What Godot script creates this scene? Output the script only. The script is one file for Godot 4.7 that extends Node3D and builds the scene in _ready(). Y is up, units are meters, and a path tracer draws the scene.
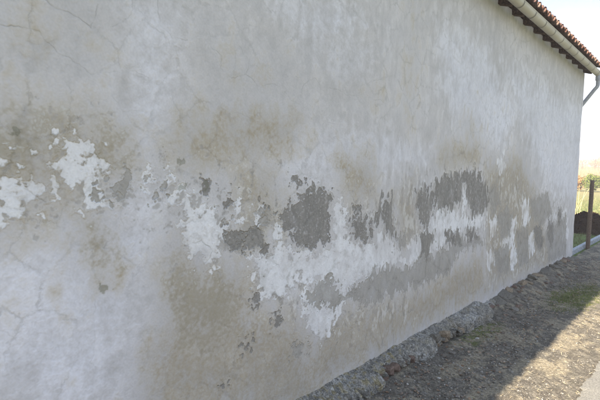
extends Node3D
# An old rendered farm wall in its own shade, a crumbling mortar footing, a gravel verge and a lane;
# the wall runs along +x in the plane z = 0, its face looks to +z.

const EYE := Vector3(0.0, 1.6, 1.9)
const FOCAL := 467.0            # in pixels of the 600 x 400 photograph
const WALL_X0 := -4.0
const WALL_X1 := 10.0
const WALL_Y0 := -0.1
const WALL_Y1 := 3.5
const CELL := 0.02              # metres per cell of the stain maps

var cam_f: Vector3
var cam_r: Vector3
var cam_u: Vector3
var used := {}
var rng := RandomNumberGenerator.new()
var bulge := FastNoiseLite.new()
var soft_noise := FastNoiseLite.new()

# ---------------------------------------------------------------- helpers
func numbered(called: String) -> String:
	used[called] = used.get(called, -1) + 1
	return called if used[called] == 0 else "%s_%03d" % [called, used[called]]

func tag(o: Node, label: String, category: String, group := "", kind := "") -> Node:
	if label: o.set_meta("label", label)
	if category: o.set_meta("category", category)
	if group: o.set_meta("group", group)
	if kind: o.set_meta("kind", kind)
	return o

func thing(called: String, at: Vector3) -> Node3D:
	var o := Node3D.new()
	o.name = numbered(called)
	o.position = at
	add_child(o)
	return o

func put(called: String, mesh: Mesh, mat: Material, parent: Node = self, at := Vector3.ZERO) -> MeshInstance3D:
	var o := MeshInstance3D.new()
	o.name = numbered(called) if parent == self else called
	o.mesh = mesh
	if mat: o.material_override = mat
	o.position = at
	parent.add_child(o, true)
	return o

func noise(freq: float, sd: int, octaves := 4, kind := FastNoiseLite.TYPE_SIMPLEX_SMOOTH) -> FastNoiseLite:
	var n := FastNoiseLite.new()
	n.noise_type = kind
	n.seed = sd
	n.frequency = freq
	n.fractal_type = FastNoiseLite.FRACTAL_FBM
	n.fractal_octaves = octaves
	return n

func noise_tex(freq: float, sd: int, octaves: int, offsets: Array = [], colors: Array = [], size := 512) -> NoiseTexture2D:
	var t := NoiseTexture2D.new()
	t.width = size
	t.height = size
	t.seamless = true
	t.noise = noise(freq, sd, octaves)
	if colors.size():
		var g := Gradient.new()
		g.offsets = PackedFloat32Array(offsets)
		g.colors = PackedColorArray(colors)
		t.color_ramp = g
	return t

func lin(r: float, g: float, b: float) -> Color:      # a linear base colour as the sRGB value that albedo wants
	return Color(r, g, b).linear_to_srgb()

# a rough material: colour from one noise, relief from another, both laid in metres on the surface
func rough_mat(c0: Color, c1: Color, c2: Color, tile: float, freq: float, sd: int, relief := 0.4, tint := false, rough := 0.95) -> StandardMaterial3D:
	var m := StandardMaterial3D.new()
	m.albedo_texture = noise_tex(freq, sd, 5, [0.25, 0.5, 0.75], [c0, c1, c2])
	m.uv1_triplanar = true
	m.uv1_world_triplanar = true
	m.uv1_scale = Vector3.ONE / tile
	m.roughness = rough
	m.metallic_specular = 0.3
	m.vertex_color_use_as_albedo = tint
	if relief > 0.0:
		m.heightmap_enabled = true
		m.heightmap_texture = noise_tex(freq * 2.0, sd + 7, 5)
		m.heightmap_scale = relief
	return m

func plain_mat(c: Color, rough := 0.8, tint := false) -> StandardMaterial3D:
	var m := StandardMaterial3D.new()
	m.albedo_color = c
	m.roughness = rough
	m.metallic_specular = 0.3
	m.vertex_color_use_as_albedo = tint
	return m

# grid of points (rows of equal length) to a smooth mesh; flip turns the faces over
func sheet(rows: Array, flip := false, colors: Array = []) -> ArrayMesh:
	var st := SurfaceTool.new()
	st.begin(Mesh.PRIMITIVE_TRIANGLES)
	var w: int = rows[0].size()
	for j in rows.size():
		for i in w:
			if colors.size(): st.set_color(colors[j][i])
			st.add_vertex(rows[j][i])
	for j in rows.size() - 1:
		for i in w - 1:
			var a := j * w + i
			var b := a + 1
			var c := a + w
			var d := c + 1
			for k in ([a, c, b, b, c, d] if flip else [a, b, c, b, d, c]):
				st.add_index(k)
	st.generate_normals()
	return st.commit()

# box with chamfered edges
func bevel_box(size: Vector3, bev: float) -> ArrayMesh:
	var h := size / 2.0
	var b := minf(bev, minf(h.x, minf(h.y, h.z)) * 0.6)
	var pts := PackedVector3Array()
	for sx in [-1.0, 1.0]:
		for sy in [-1.0, 1.0]:
			for sz in [-1.0, 1.0]:
				pts.append(Vector3(sx * h.x, sy * (h.y - b), sz * (h.z - b)))
				pts.append(Vector3(sx * (h.x - b), sy * h.y, sz * (h.z - b)))
				pts.append(Vector3(sx * (h.x - b), sy * (h.y - b), sz * h.z))
	return hull(pts, false)

# convex hull of a few points as a mesh (brute force, small sets only)
func hull(pts: PackedVector3Array, smooth: bool) -> ArrayMesh:
	var st := SurfaceTool.new()
	st.begin(Mesh.PRIMITIVE_TRIANGLES)
	st.set_smooth_group(0 if smooth else -1)
	var n := pts.size()
	var planes := []
	for i in n:
		for j in range(i + 1, n):
			for k in range(j + 1, n):
				var nn := (pts[j] - pts[i]).cross(pts[k] - pts[i])
				if nn.length() < 1e-9: continue
				nn = nn.normalized()
				var d := nn.dot(pts[i])
				var pos := 0
				var neg := 0
				for q in n:
					var e := nn.dot(pts[q]) - d
					if e > 1e-5: pos += 1
					elif e < -1e-5: neg += 1
					if pos > 0 and neg > 0: break
				if pos > 0 and neg > 0: continue
				if pos > 0:
					nn = -nn
					d = -d
				var seen := false
				for p in planes:
					if p[0].dot(nn) > 0.99999 and absf(p[1] - d) < 1e-5:
						seen = true
						break
				if seen: continue
				planes.append([nn, d])
				var on := []
				for q in n:
					if absf(nn.dot(pts[q]) - d) < 2e-5: on.append(pts[q])
				var mid := Vector3.ZERO
				for p in on: mid += p
				mid /= on.size()
				var ax: Vector3 = (on[0] - mid).normalized()
				var ay := nn.cross(ax)
				on.sort_custom(func(a, b): return atan2((a - mid).dot(ay), (a - mid).dot(ax)) > atan2((b - mid).dot(ay), (b - mid).dot(ax)))
				for q in range(1, on.size() - 1):
					st.add_vertex(on[0]); st.add_vertex(on[q]); st.add_vertex(on[q + 1])
	st.generate_normals()
	return st.commit()

# an irregular stone: jittered points on a squashed ball, hulled
func stone_mesh(r: RandomNumberGenerator, size: Vector3, count := 13, boxy := 0.4) -> ArrayMesh:
	var pts := PackedVector3Array()
	for i in count:
		var t := (i + 0.5) / count
		var y := 1.0 - 2.0 * t
		var a := i * 2.399963 + r.randf() * 0.7
		var q := sqrt(maxf(0.0, 1.0 - y * y))
		var v := Vector3(cos(a) * q, y, sin(a) * q)
		v = v.lerp(Vector3(signf(v.x), signf(v.y), signf(v.z)) * 0.75, boxy * r.randf()) * r.randf_range(0.82, 1.08)
		pts.append(v * size / 2.0)
	return hull(pts, false)

func tube(points: Array, radius: float, sides := 12, r_end := -1.0) -> ArrayMesh:
	var rows := []
	var n := points.size()
	for i in n:
		var t: Vector3 = (points[mini(i + 1, n - 1)] - points[maxi(i - 1, 0)]).normalized()
		var a := t.cross(Vector3(0.31, 0.2, 0.93)).normalized()
		var b := t.cross(a)
		var rr := radius if r_end < 0.0 else lerpf(radius, r_end, float(i) / (n - 1))
		var row := []
		for k in sides + 1:
			var an := TAU * k / sides
			row.append(points[i] + (a * cos(an) + b * sin(an)) * rr)
		rows.append(row)
	return sheet(rows)

# from a pixel of the 600 x 400 photograph to the point of the wall plane that it shows
func on_wall(p: Vector2) -> Vector2:
	var v := cam_f + cam_r * ((p.x - 300.0) / FOCAL) - cam_u * ((p.y - 200.0) / FOCAL)
	var t := -EYE.z / v.z
	return Vector2(EYE.x + v.x * t, EYE.y + v.y * t)

func poly(flat: Array) -> PackedVector2Array:
	var out := PackedVector2Array()
	for i in range(0, flat.size(), 2):
		out.append(on_wall(Vector2(flat[i], flat[i + 1])))
	return out

# ---------------------------------------------------------------- scene
func _ready() -> void:
	rng.seed = 20
	bulge = noise(0.9, 11, 3)
	soft_noise = noise(1.0, 5, 3)
	set_camera()
	set_sky_and_sun()
	build_ground()
	build_farmhouse()
	build_verge_details()
	build_beyond_corner()
	build_background()

func set_camera() -> void:
	var yaw := deg_to_rad(41.4)
	var pitch := deg_to_rad(4.05)
	var roll := deg_to_rad(1.5)
	cam_f = Vector3(cos(yaw) * cos(pitch), -sin(pitch), -sin(yaw) * cos(pitch))
	var r := cam_f.cross(Vector3.UP).normalized()
	var u := r.cross(cam_f)
	cam_r = r * cos(roll) + u * sin(roll)
	cam_u = u * cos(roll) - r * sin(roll)
	var cam := Camera3D.new()
	cam.name = "camera"
	cam.transform = Transform3D(Basis(cam_r, cam_u, -cam_f), EYE)
	cam.fov = rad_to_deg(2.0 * atan(200.0 / FOCAL))
	cam.near = 0.05
	cam.far = 6000.0
	add_child(cam)
	cam.current = true

func set_sky_and_sun() -> void:
	var elev := deg_to_rad(35.5)
	var az := deg_to_rad(7.1)               # behind the wall, almost along it
	var towards := Vector3(-cos(elev) * cos(az), sin(elev), -cos(elev) * sin(az))
	var sun := DirectionalLight3D.new()
	sun.name = "sun"
	sun.look_at_from_position(towards * 50.0, Vector3.ZERO)
	sun.light_energy = 1.6
	sun.light_color = Color(1.0, 0.94, 0.84)
	sun.light_angular_distance = 0.5
	sun.shadow_enabled = true
	add_child(sun)
	var sky := ProceduralSkyMaterial.new()
	sky.sky_top_color = Color(0.61, 0.72, 0.87)
	sky.sky_horizon_color = Color(0.94, 0.945, 0.95)
	sky.sky_energy_multiplier = 0.69
	sky.sky_curve = 0.1
	sky.sun_angle_max = 20.0
	sky.sun_curve = 0.1
	sky.ground_bottom_color = Color(0.35, 0.33, 0.28)
	sky.ground_horizon_color = Color(0.72, 0.72, 0.70)
	sky.sky_cover = cloud_cover()
	sky.sky_cover_modulate = Color(1, 1, 1, 0.6)
	var env := Environment.new()
	env.background_mode = Environment.BG_SKY
	env.sky = Sky.new()
	env.sky.sky_material = sky
	env.tonemap_mode = Environment.TONE_MAPPER_LINEAR
	env.tonemap_exposure = 3.95
	env.fog_enabled = true
	env.fog_density = 0.0028
	env.fog_light_color = Color(0.93, 0.94, 0.97)
	env.sdfgi_enabled = true
	env.ssao_enabled = true
	env.ssil_enabled = true
	var we := WorldEnvironment.new()
	we.name = "environment"
	we.environment = env
	add_child(we)

# thin broken cloud over the whole sky: white, its opacity from noise sampled on the sphere
func cloud_cover() -> ImageTexture:
	var w := 512
	var h := 256
	var n := noise(1.6, 3, 6)
	var img := Image.create_empty(w, h, false, Image.FORMAT_RGBA8)
	for y in h:
		var v := PI * (y + 0.5) / h
		for x in w:
			var u := TAU * (x + 0.5) / w
			var d := Vector3(sin(v) * cos(u), cos(v) * 2.0, sin(v) * sin(u))
			var c := smoothstep(-0.02, 0.4, n.get_noise_3dv(d))
			img.set_pixel(x, y, Color(0.72, 0.72, 0.73, c))
	return ImageTexture.create_from_image(img)

# ---------------------------------------------------------------- ground
func terrain(x: float, z: float) -> float:
	var d := Vector2(x, z).length()
	var y := 0.0
	y += 5.0 * smoothstep(65.0, 230.0, d)
	y += 30.0 * smoothstep(330.0, 900.0, d) * (0.75 + 0.35 * soft_noise.get_noise_2d(x * 0.004 + 3.0, z * 0.004))
	return y

func build_ground() -> void:
	# terrain out to the horizon, rings round the origin
	var rows := []
	var cols := []
	var radii := [0.0, 5.0, 10.0, 16.0, 24.0, 34.0, 46.0, 60.0, 75.0, 95.0, 120.0, 150.0, 190.0, 240.0, 300.0, 380.0, 470.0, 580.0, 700.0, 850.0, 1000.0, 1300.0, 1800.0, 2600.0]
	var patch := noise(0.02, 31, 3)
	for r in radii:
		var row := []
		var col := []
		for k in 97:
			var a := TAU * (k % 96) / 96.0
			var p := Vector3(cos(a) * r, 0, sin(a) * r)
			p.y = terrain(p.x, p.z) - 0.012
			row.append(p)
			var q := patch.get_noise_2d(p.x, p.z)
			var green := Color(0.10, 0.13, 0.04)
			var dry := Color(0.30, 0.24, 0.13)
			var c := green.lerp(dry, smoothstep(-0.1, 0.25, q) * 0.6)
			if r > 70.0: c = dry.lerp(Color(0.22, 0.20, 0.09), smoothstep(-0.1, 0.2, q))
			if r > 300.0: c = Color(0.12, 0.13, 0.09)
			col.append(c * 2.0)
		rows.append(row)
		cols.append(col)
	var m := rough_mat(lin(0.38, 0.38, 0.36), lin(0.5, 0.5, 0.5), lin(0.62, 0.62, 0.6), 1.3, 0.012, 61, 1.0, true)
	tag(put("ground", sheet(rows, false, cols), m), "", "", "", "structure")
	# lane
	var lane := []
	var edge := noise(0.9, 77, 4)
	for j in 21:
		var f := j / 20.0
		var row := []
		for i in 900:
			var x := -30.0 + i * 0.32 if i < 80 else -4.4 + (i - 80) * 0.02 if i < 780 else 9.6 + (i - 780) * 1.0
			var z := lerpf(1.265 + 0.035 * edge.get_noise_2d(x * 3.0, 0.0) + 0.02 * edge.get_noise_2d(x * 17.0, 4.0), 4.6, f * f)
			row.append(Vector3(x, 0.012 + 0.03 * sin(PI * f) + 0.004 * edge.get_noise_2d(x * 2.0, z * 2.0), z))
		lane.append(row)
	var asphalt := rough_mat(lin(0.15, 0.145, 0.135), lin(0.19, 0.185, 0.172), lin(0.25, 0.24, 0.22), 0.6, 0.06, 91, 0.5)
	tag(put("road", sheet(lane, true), asphalt), "", "", "", "structure")

# height and colour of the earth strip between wall and lane
func verge_height(x: float, z: float) -> float:
	var bank := 0.10 * smoothstep(5.0, 6.5, x) * (1.0 - smoothstep(8.8, 10.2, x)) * (1.0 - smoothstep(0.02, 0.34, z))
	var lump := soft_noise.get_noise_2d(x * 2.6, z * 2.6) * 0.018 + soft_noise.get_noise_2d(x * 9.0 + 40.0, z * 9.0) * 0.008 + soft_noise.get_noise_2d(x * 31.0, z * 31.0 + 9.0) * 0.004
	return 0.004 + bank + lump * smoothstep(1.32, 1.05, z)

# ---------------------------------------------------------------- the building
func wall_z(x: float, y: float) -> float:
	return bulge.get_noise_2d(x, y) * 0.012 + bulge.get_noise_2d(x * 4.0 + 9.0, y * 4.0) * 0.004

func field(polys: Array, spread: float) -> Image:
	var w := int(round((WALL_X1 - WALL_X0) / CELL))
	var h := int(round((WALL_Y1 - WALL_Y0) / CELL))
	var data := PackedFloat32Array()
	data.resize(w * h)
	for flat in polys:
		var s: float = spread
		var pts: Array = flat
		var pg := poly(pts)
		var lo := pg[0]
		var hi := pg[0]
		for p in pg:
			lo = lo.min(p)
			hi = hi.max(p)
		var x0 := clampi(int((lo.x - s - WALL_X0) / CELL), 0, w)
		var x1 := clampi(int((hi.x + s - WALL_X0) / CELL) + 1, 0, w)
		var y0 := clampi(int((WALL_Y1 - hi.y - s) / CELL), 0, h)
		var y1 := clampi(int((WALL_Y1 - lo.y + s) / CELL) + 1, 0, h)
		var n := pg.size()
		for y in range(y0, y1):
			for x in range(x0, x1):
				var p := Vector2(WALL_X0 + (x + 0.5) * CELL, WALL_Y1 - (y + 0.5) * CELL)
				var d := 1e9
				for k in n:
					d = minf(d, p.distance_squared_to(Geometry2D.get_closest_point_to_segment(p, pg[k], pg[(k + 1) % n])))
				d = sqrt(d)
				if not Geometry2D.is_point_in_polygon(p, pg): d = -d
				var v := clampf(0.5 + 0.5 * d / s, 0.0, 1.0)
				if v > data[y * w + x]: data[y * w + x] = v
	return Image.create_from_data(w, h, false, Image.FORMAT_RF, data.to_byte_array())

func section_of(full: Image, x0: float, x1: float, size: Vector2i) -> PackedFloat32Array:
	var a := int(round((x0 - WALL_X0) / CELL))
	var b := int(round((x1 - WALL_X0) / CELL))
	var lo := maxi(a - 4, 0)
	var hi := mini(b + 4, full.get_width())
	var per := float(size.x) / (b - a)
	var part := full.get_region(Rect2i(lo, 0, hi - lo, full.get_height()))
	part.resize(int(round((hi - lo) * per)), size.y, Image.INTERPOLATE_CUBIC)
	part = part.get_region(Rect2i(int(round((a - lo) * per)), 0, size.x, size.y))
	return part.get_data().to_float32_array()

# noise over one section as 0..1 values; freq in waves per metre, stretch > 1 draws it out vertically
func section_noise(n: FastNoiseLite, x0: float, y1: float, per_m: float, size: Vector2i, stretch := 1.0) -> PackedByteArray:
	var f := n.frequency
	n.frequency = f / per_m
	n.domain_warp_amplitude = 0.10 * per_m
	n.domain_warp_frequency = 5.0 / per_m
	n.offset = Vector3(x0 * per_m, -y1 * per_m / stretch, 0)
	var im := n.get_image(size.x, int(size.y / stretch), false, false, false)
	n.frequency = f
	if stretch != 1.0: im.resize(size.x, size.y, Image.INTERPOLATE_CUBIC)
	im.convert(Image.FORMAT_L8)
	return im.get_data()

func crack_lines() -> Array:
	# [darkness, half width in metres, photo pixels ...]
	return [
		[0.55, 0.0022, 46, 0, 60, 10, 74, 16, 91, 28, 96, 15, 98, 4],
		[0.45, 0.0022, 0, 25, 24, 27, 40, 31, 47, 42, 58, 53, 75, 63],
		[0.35, 0.0018, 132, 0, 133, 9, 128, 18, 112, 27],
		[0.35, 0.0018, 158, 0, 160, 25, 172, 38, 188, 40],
		[0.25, 0.0015, 75, 63, 92, 75, 110, 73, 130, 70, 150, 78],
		[0.4, 0.002, 210, 32, 212, 48, 222, 56, 221, 68, 232, 78, 246, 74, 258, 86, 272, 84],
		[0.3, 0.0018, 246, 74, 250, 60, 240, 46],
		[0.3, 0.0018, 300, 104, 304, 84, 314, 78, 324, 88, 340, 91, 352, 96, 372, 98, 384, 103],
		[0.2, 0.0015, 324, 88, 318, 108, 326, 122, 345, 128],
		[0.25, 0.0015, 272, 84, 284, 92, 300, 104],
		[0.4, 0.003, 15, 184, 26, 189, 36, 196, 46, 202],
		[0.35, 0.003, 91, 160, 93, 174, 97, 190],
		[0.45, 0.004, 184, 246, 192, 243, 201, 240, 208, 246, 216, 253],
		[0.4, 0.003, 213, 250, 210, 257, 205, 263],
		[0.25, 0.0015, 95, 300, 93, 318, 94, 342, 90, 362],
		[0.2, 0.0015, 110, 75, 112, 96, 124, 112, 140, 110],
		[0.18, 0.0015, 120, 210, 126, 236, 118, 252, 128, 270],
		[0.2, 0.0015, 0, 330, 22, 338, 38, 352, 60, 350],
		[0.22, 0.0015, 200, 90, 206, 108, 220, 116, 238, 112, 262, 122],
		[0.18, 0.0015, 430, 30, 433, 62, 428, 90, 436, 120],
	]

func draw_cracks(x0: float, per_m: float, size: Vector2i) -> PackedFloat32Array:
	var out := PackedFloat32Array()
	out.resize(size.x * size.y)
	var r := RandomNumberGenerator.new()
	r.seed = 404
	for c in crack_lines():
		var pts := []
		for i in range(2, c.size(), 2): pts.append(on_wall(Vector2(c[i], c[i + 1])))
		for step in 4:                       # midpoint displacement
			var fine := []
			for i in pts.size() - 1:
				var a: Vector2 = pts[i]
				var b: Vector2 = pts[i + 1]
				fine.append(a)
				fine.append((a + b) / 2.0 + (b - a).orthogonal() * r.randf_range(-0.11, 0.11))
			fine.append(pts[-1])
			pts = fine
		for i in pts.size() - 1:
			var a: Vector2 = pts[i]
			var b: Vector2 = pts[i + 1]
			var k: float = 0.72 * c[0] * (0.62 + 0.5 * sin(i * 0.21 + c[2]) * sin(i * 0.073 + 1.0))
			var steps := int((b - a).length() * per_m * 1.5) + 1
			var wide: float = (c[1] - 0.0015) * per_m * 0.5
			for s in steps:
				var p := a.lerp(b, float(s) / steps)
				var px := (p.x - x0) * per_m
				var py := (WALL_Y1 - p.y) * per_m
				for yy in range(int(py - 2), int(py + 3)):
					if yy < 0 or yy >= size.y: continue
					for xx in range(int(px - 2), int(px + 3)):
						if xx < 0 or xx >= size.x: continue
						var d := Vector2(xx + 0.5 - px, yy + 0.5 - py).length()
						var v := k * clampf(1.0 + wide - d, 0.0, 1.0)
						var at := yy * size.x + xx
						if v > out[at]: out[at] = v
	return out

func wall_materials() -> Array:
	# outlines of the bare and stained areas, traced on the photograph and laid on the wall in metres
	var dark := [   # lime film fallen off, bare grey cement
		[301, 190, 303, 188, 322, 187, 324, 193, 331, 192, 333, 200, 330, 210, 333, 222, 331, 234, 332, 244, 322, 244, 315, 248, 304, 246, 296, 249, 290, 236, 283, 230, 280, 222, 281, 210, 286, 203, 293, 199, 299, 201],
		[224, 230, 240, 230, 241, 249, 233, 251, 223, 248],
		[221, 200, 229, 200, 229, 207, 222, 209],
		[257, 191, 262, 198, 269, 200, 268, 203, 259, 202],
		[203, 181, 210, 183, 209, 192, 204, 191],
		[348, 218, 353, 217, 353, 206, 360, 206, 362, 216, 367, 218, 366, 230, 367, 242, 363, 242, 360, 238, 355, 242, 352, 234, 348, 228],
		[369, 222, 373, 224, 373, 239, 369, 239],
		[383, 194, 388, 196, 390, 205, 390, 214, 391, 224, 394, 232, 390, 237, 385, 230, 378, 224, 377, 214, 379, 206, 384, 206],
		[417, 192, 432, 190, 436, 182, 441, 180, 449, 176, 454, 177, 457, 174, 466, 172, 469, 167, 475, 170, 480, 175, 484, 181, 487, 187, 489, 205, 484, 210, 477, 214, 471, 216, 470, 207, 467, 202, 466, 187, 462, 185, 461, 202, 456, 206, 447, 209, 440, 207, 435, 204, 432, 210, 429, 215, 426, 229, 422, 227, 416, 212, 415, 206],
		[418, 234, 425, 231, 432, 236, 430, 250, 424, 258, 419, 250],
		[445, 234, 458, 231, 461, 240, 452, 246, 445, 244],
		[466, 229, 475, 228, 477, 239, 468, 241],
		[534, 228, 540, 226, 544, 240, 542, 250, 536, 246], [549, 218, 553, 222, 554, 240, 550, 246, 547, 232], [558, 208, 562, 212, 560, 226, 557, 224],
		[252, 296, 257, 295, 257, 306, 253, 305], [273, 312, 281, 313, 279, 331, 275, 331], [244, 340, 252, 340, 252, 350, 245, 350], [220, 383, 224, 383, 224, 387, 220, 387],
		[292, 176, 298, 176, 298, 182, 293, 182], [299, 183, 302, 183, 302, 187, 299, 187], [307, 179, 310, 179, 310, 186, 307, 186],
		[242, 234, 256, 229, 257, 244, 245, 247], [258, 242, 270, 243, 272, 254, 262, 256], [217, 187, 229, 188, 228, 195, 218, 195],
	]
	var mid := [    # older, greyer coat laid open
		[346, 297, 355, 286, 370, 277, 375, 270, 384, 270, 391, 266, 407, 269, 416, 262, 420, 247, 424, 235, 430, 233, 435, 234, 431, 247, 427, 255, 440, 251, 450, 245, 459, 234, 467, 240, 475, 235, 482, 240, 482, 246, 465, 250, 455, 257, 452, 272, 440, 277, 425, 282, 420, 292, 412, 282, 405, 292, 390, 295, 382, 302, 367, 306, 352, 299],
		[307, 296, 319, 283, 330, 277, 341, 285, 341, 300, 332, 308, 318, 306, 308, 306],
		[221, 208, 231, 208, 232, 218, 223, 218], [394, 234, 404, 234, 404, 248, 395, 248], [241, 230, 262, 226, 262, 250, 244, 249],
		[104, 184, 116, 180, 132, 176, 132, 186, 126, 196, 108, 197], [152, 182, 160, 178, 164, 190, 156, 196],
		[497, 215, 506, 206, 512, 214, 510, 236, 500, 240], [516, 232, 528, 226, 528, 262, 518, 266], [494, 252, 508, 244, 510, 272, 498, 274],
		[530, 200, 548, 192, 552, 214, 540, 226, 531, 216], [545, 232, 566, 214, 566, 256, 548, 262],
		[486, 190, 496, 182, 500, 204, 492, 216], [292, 346, 302, 344, 304, 356, 294, 360], [258, 212, 268, 210, 270, 224, 260, 226],
	]
	var white := [  # clean lime, the film flaked off
		[61, 160, 82, 157, 92, 162, 95, 187, 87, 190, 82, 185, 75, 180, 62, 181, 55, 177],
		[0, 187, 15, 184, 17, 179, 37, 179, 42, 174, 54, 179, 60, 182, 50, 192, 47, 201, 35, 200, 20, 207, 10, 207, 0, 197],
		[40, 154, 47, 153, 49, 165, 47, 174, 40, 172], [62, 144, 70, 141, 74, 147, 86, 141, 88, 147, 76, 152, 62, 151], [78, 144, 88, 140, 90, 147, 80, 151],
		[0, 208, 10, 210, 9, 218, 0, 221], [89, 195, 100, 188, 107, 205, 88, 207], [1, 162, 6, 162, 6, 168, 1, 168], [96, 166, 103, 164, 103, 180, 98, 182],
		[183, 225, 190, 216, 202, 211, 214, 214, 218, 220, 228, 222, 226, 232, 222, 246, 212, 262, 197, 260, 188, 250, 184, 243],
		[250, 258, 262, 250, 275, 252, 283, 240, 292, 252, 310, 252, 330, 250, 333, 235, 335, 205, 340, 200, 345, 215, 347, 240, 365, 245, 375, 241, 380, 230, 392, 240, 400, 250, 406, 262, 391, 264, 375, 268, 368, 276, 354, 284, 345, 297, 340, 312, 322, 337, 310, 330, 301, 310, 305, 295, 318, 280, 300, 275, 285, 292, 270, 300, 262, 290, 255, 275],
		[427, 226, 436, 209, 455, 210, 470, 218, 487, 213, 485, 226, 470, 228, 455, 235, 440, 248, 430, 255, 420, 262, 410, 262, 408, 240, 420, 232],
		[462, 186, 467, 186, 468, 204, 464, 206], [256, 203, 263, 203, 262, 222, 255, 226], [232, 208, 240, 206, 240, 220, 235, 222], [272, 226, 280, 224, 283, 236, 274, 240],
		[500, 240, 508, 232, 512, 216, 516, 222, 512, 246, 503, 262], [490, 222, 496, 214, 498, 230, 491, 238], [521, 206, 528, 200, 530, 218, 524, 230], [528, 236, 534, 230, 534, 252, 529, 258],
		[487, 254, 494, 248, 496, 262, 489, 268], [510, 250, 516, 244, 518, 262, 511, 268], [497, 160, 503, 154, 505, 168, 499, 174], [560, 218, 566, 206, 568, 236, 562, 246],
		[150, 176, 160, 172, 166, 180, 162, 190, 152, 190], [180, 206, 188, 200, 190, 212, 182, 216], [172, 196, 182, 192, 186, 204, 176, 206],
	]
	var tan_soft := [  # brownish damp and algae stains
		[-30, 112, 0, 120, 40, 128, 90, 126, 122, 134, 130, 160, 122, 172, 104, 180, 95, 192, 82, 196, 72, 212, 40, 214, 0, 224, -30, 226],
		[76, 214, 98, 212, 112, 236, 110, 288, 98, 292, 82, 246],
		[166, 152, 186, 124, 240, 112, 296, 120, 288, 146, 240, 162, 195, 166],
		[178, 232, 190, 256, 215, 264, 244, 262, 252, 290, 262, 310, 290, 312, 312, 338, 322, 382, 300, 420, 140, 420, 148, 352, 164, 322, 158, 284],
		[334, 312, 352, 306, 400, 298, 482, 252, 486, 292, 400, 338, 305, 400, 300, 370],
		[486, 168, 520, 160, 536, 196, 546, 232, 552, 266, 486, 292],
		[393, 196, 414, 176, 419, 200, 420, 232, 408, 246, 398, 236],
		[236, 168, 272, 172, 280, 200, 262, 240, 240, 226], [274, 210, 282, 206, 284, 234, 276, 232], [338, 160, 372, 158, 374, 200, 352, 204],
		[0, 118, 16, 122, 14, 150, 0, 150], [440, 152, 476, 146, 478, 162, 440, 166],
	]
	var cool := [
		[-40, 240, 40, 228, 84, 214, 128, 186, 160, 190, 172, 236, 156, 276, 160, 318, 144, 350, 136, 420, -40, 420],
		[500, 60, 585, 110, 580, 210, 548, 190, 520, 130], [130, -10, 168, -10, 176, 60, 168, 150, 136, 168, 124, 120], [250, 160, 330, 130, 400, 140, 440, 150, 420, 172, 330, 186, 280, 186],
		[328, 48, 366, 50, 366, 76, 332, 80], [436, 20, 486, 40, 520, 110, 500, 150, 450, 120, 440, 70], [226, 300, 262, 300, 262, 340, 230, 330], [284, 8, 330, 0, 360, 20, 310, 50],
	]
	var worn := [
		[100, 164, 150, 166, 200, 172, 256, 176, 292, 192, 284, 248, 236, 268, 186, 262, 150, 226, 108, 214, 92, 196],
		[484, 176, 512, 172, 532, 188, 566, 200, 568, 250, 530, 276, 488, 290], [250, 250, 300, 250, 312, 300, 300, 336, 256, 300],
		[392, 176, 420, 172, 470, 160, 490, 176, 488, 250, 440, 262, 400, 256], [20, 136, 100, 132, 112, 186, 60, 206, 0, 216, 0, 176],
		[332, 200, 350, 196, 400, 190, 404, 250, 340, 260], [340, 300, 420, 290, 410, 318, 336, 340],
	]
	var thin_stain := [
		[330, 80, 350, 68, 386, 84, 390, 108, 350, 104], [458, 102, 476, 106, 490, 160, 484, 172, 462, 160], [409, -10, 419, -10, 415, 100, 410, 150, 403, 140, 406, 80],
		[-20, 0, 110, -10, 120, 60, 60, 100, -20, 90], [196, 40, 300, 60, 310, 120, 220, 118], [288, 130, 340, 120, 350, 150, 300, 160],
	]
	var olive := [[-30, 118, 30, 122, 70, 130, 122, 138, 126, 164, 104, 178, 96, 186, 92, 160, 60, 158, 44, 170, 20, 178, -30, 186], [96, 214, 108, 226, 104, 250, 90, 246], [176, 262, 200, 280, 228, 276, 240, 306, 214, 346, 184, 340, 172, 306]]
	var green := [[161, 151, 166, 150, 167, 157, 162, 157], [177, 162, 183, 159, 184, 163, 179, 165], [179, 187, 188, 184, 188, 187, 180, 190], [204, 182, 209, 184, 208, 190, 205, 190], [97, 287, 108, 285, 108, 288, 98, 290], [10, 131, 16, 129, 16, 134, 11, 135]]
	var f_dark := field(dark, 0.08)
	var f_mid := field(mid, 0.08)
	var f_white := field(white, 0.10)
	var f_cool := field(cool, 0.3)
	var f_worn := field(worn, 0.16)
	var f_tan := field(tan_soft, 0.22)
	var f_green := field(green, 0.03)
	var f_thin := field(thin_stain, 0.25)
	var f_olive := field(olive, 0.14)
	var n_big := noise(0.75, 1, 3)
	var n_mid := noise(5.0, 2, 5)
	var n_edge := noise(13.0, 3, 5)
	var n_fine := noise(75.0, 4, 2)
	var n_streak := noise(9.0, 6, 4)
	var n_mot := noise(34.0, 8, 3)
	var n_cell := noise(5.5, 9, 1, FastNoiseLite.TYPE_CELLULAR)
	n_cell.cellular_return_type = FastNoiseLite.RETURN_DISTANCE2_SUB
	n_cell.cellular_distance_function = FastNoiseLite.DISTANCE_EUCLIDEAN
	n_cell.fractal_type = FastNoiseLite.FRACTAL_NONE
	n_cell.domain_warp_enabled = true
	n_cell.domain_warp_amplitude = 0.12
	n_cell.domain_warp_frequency = 5.0
	var mats := []
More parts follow.
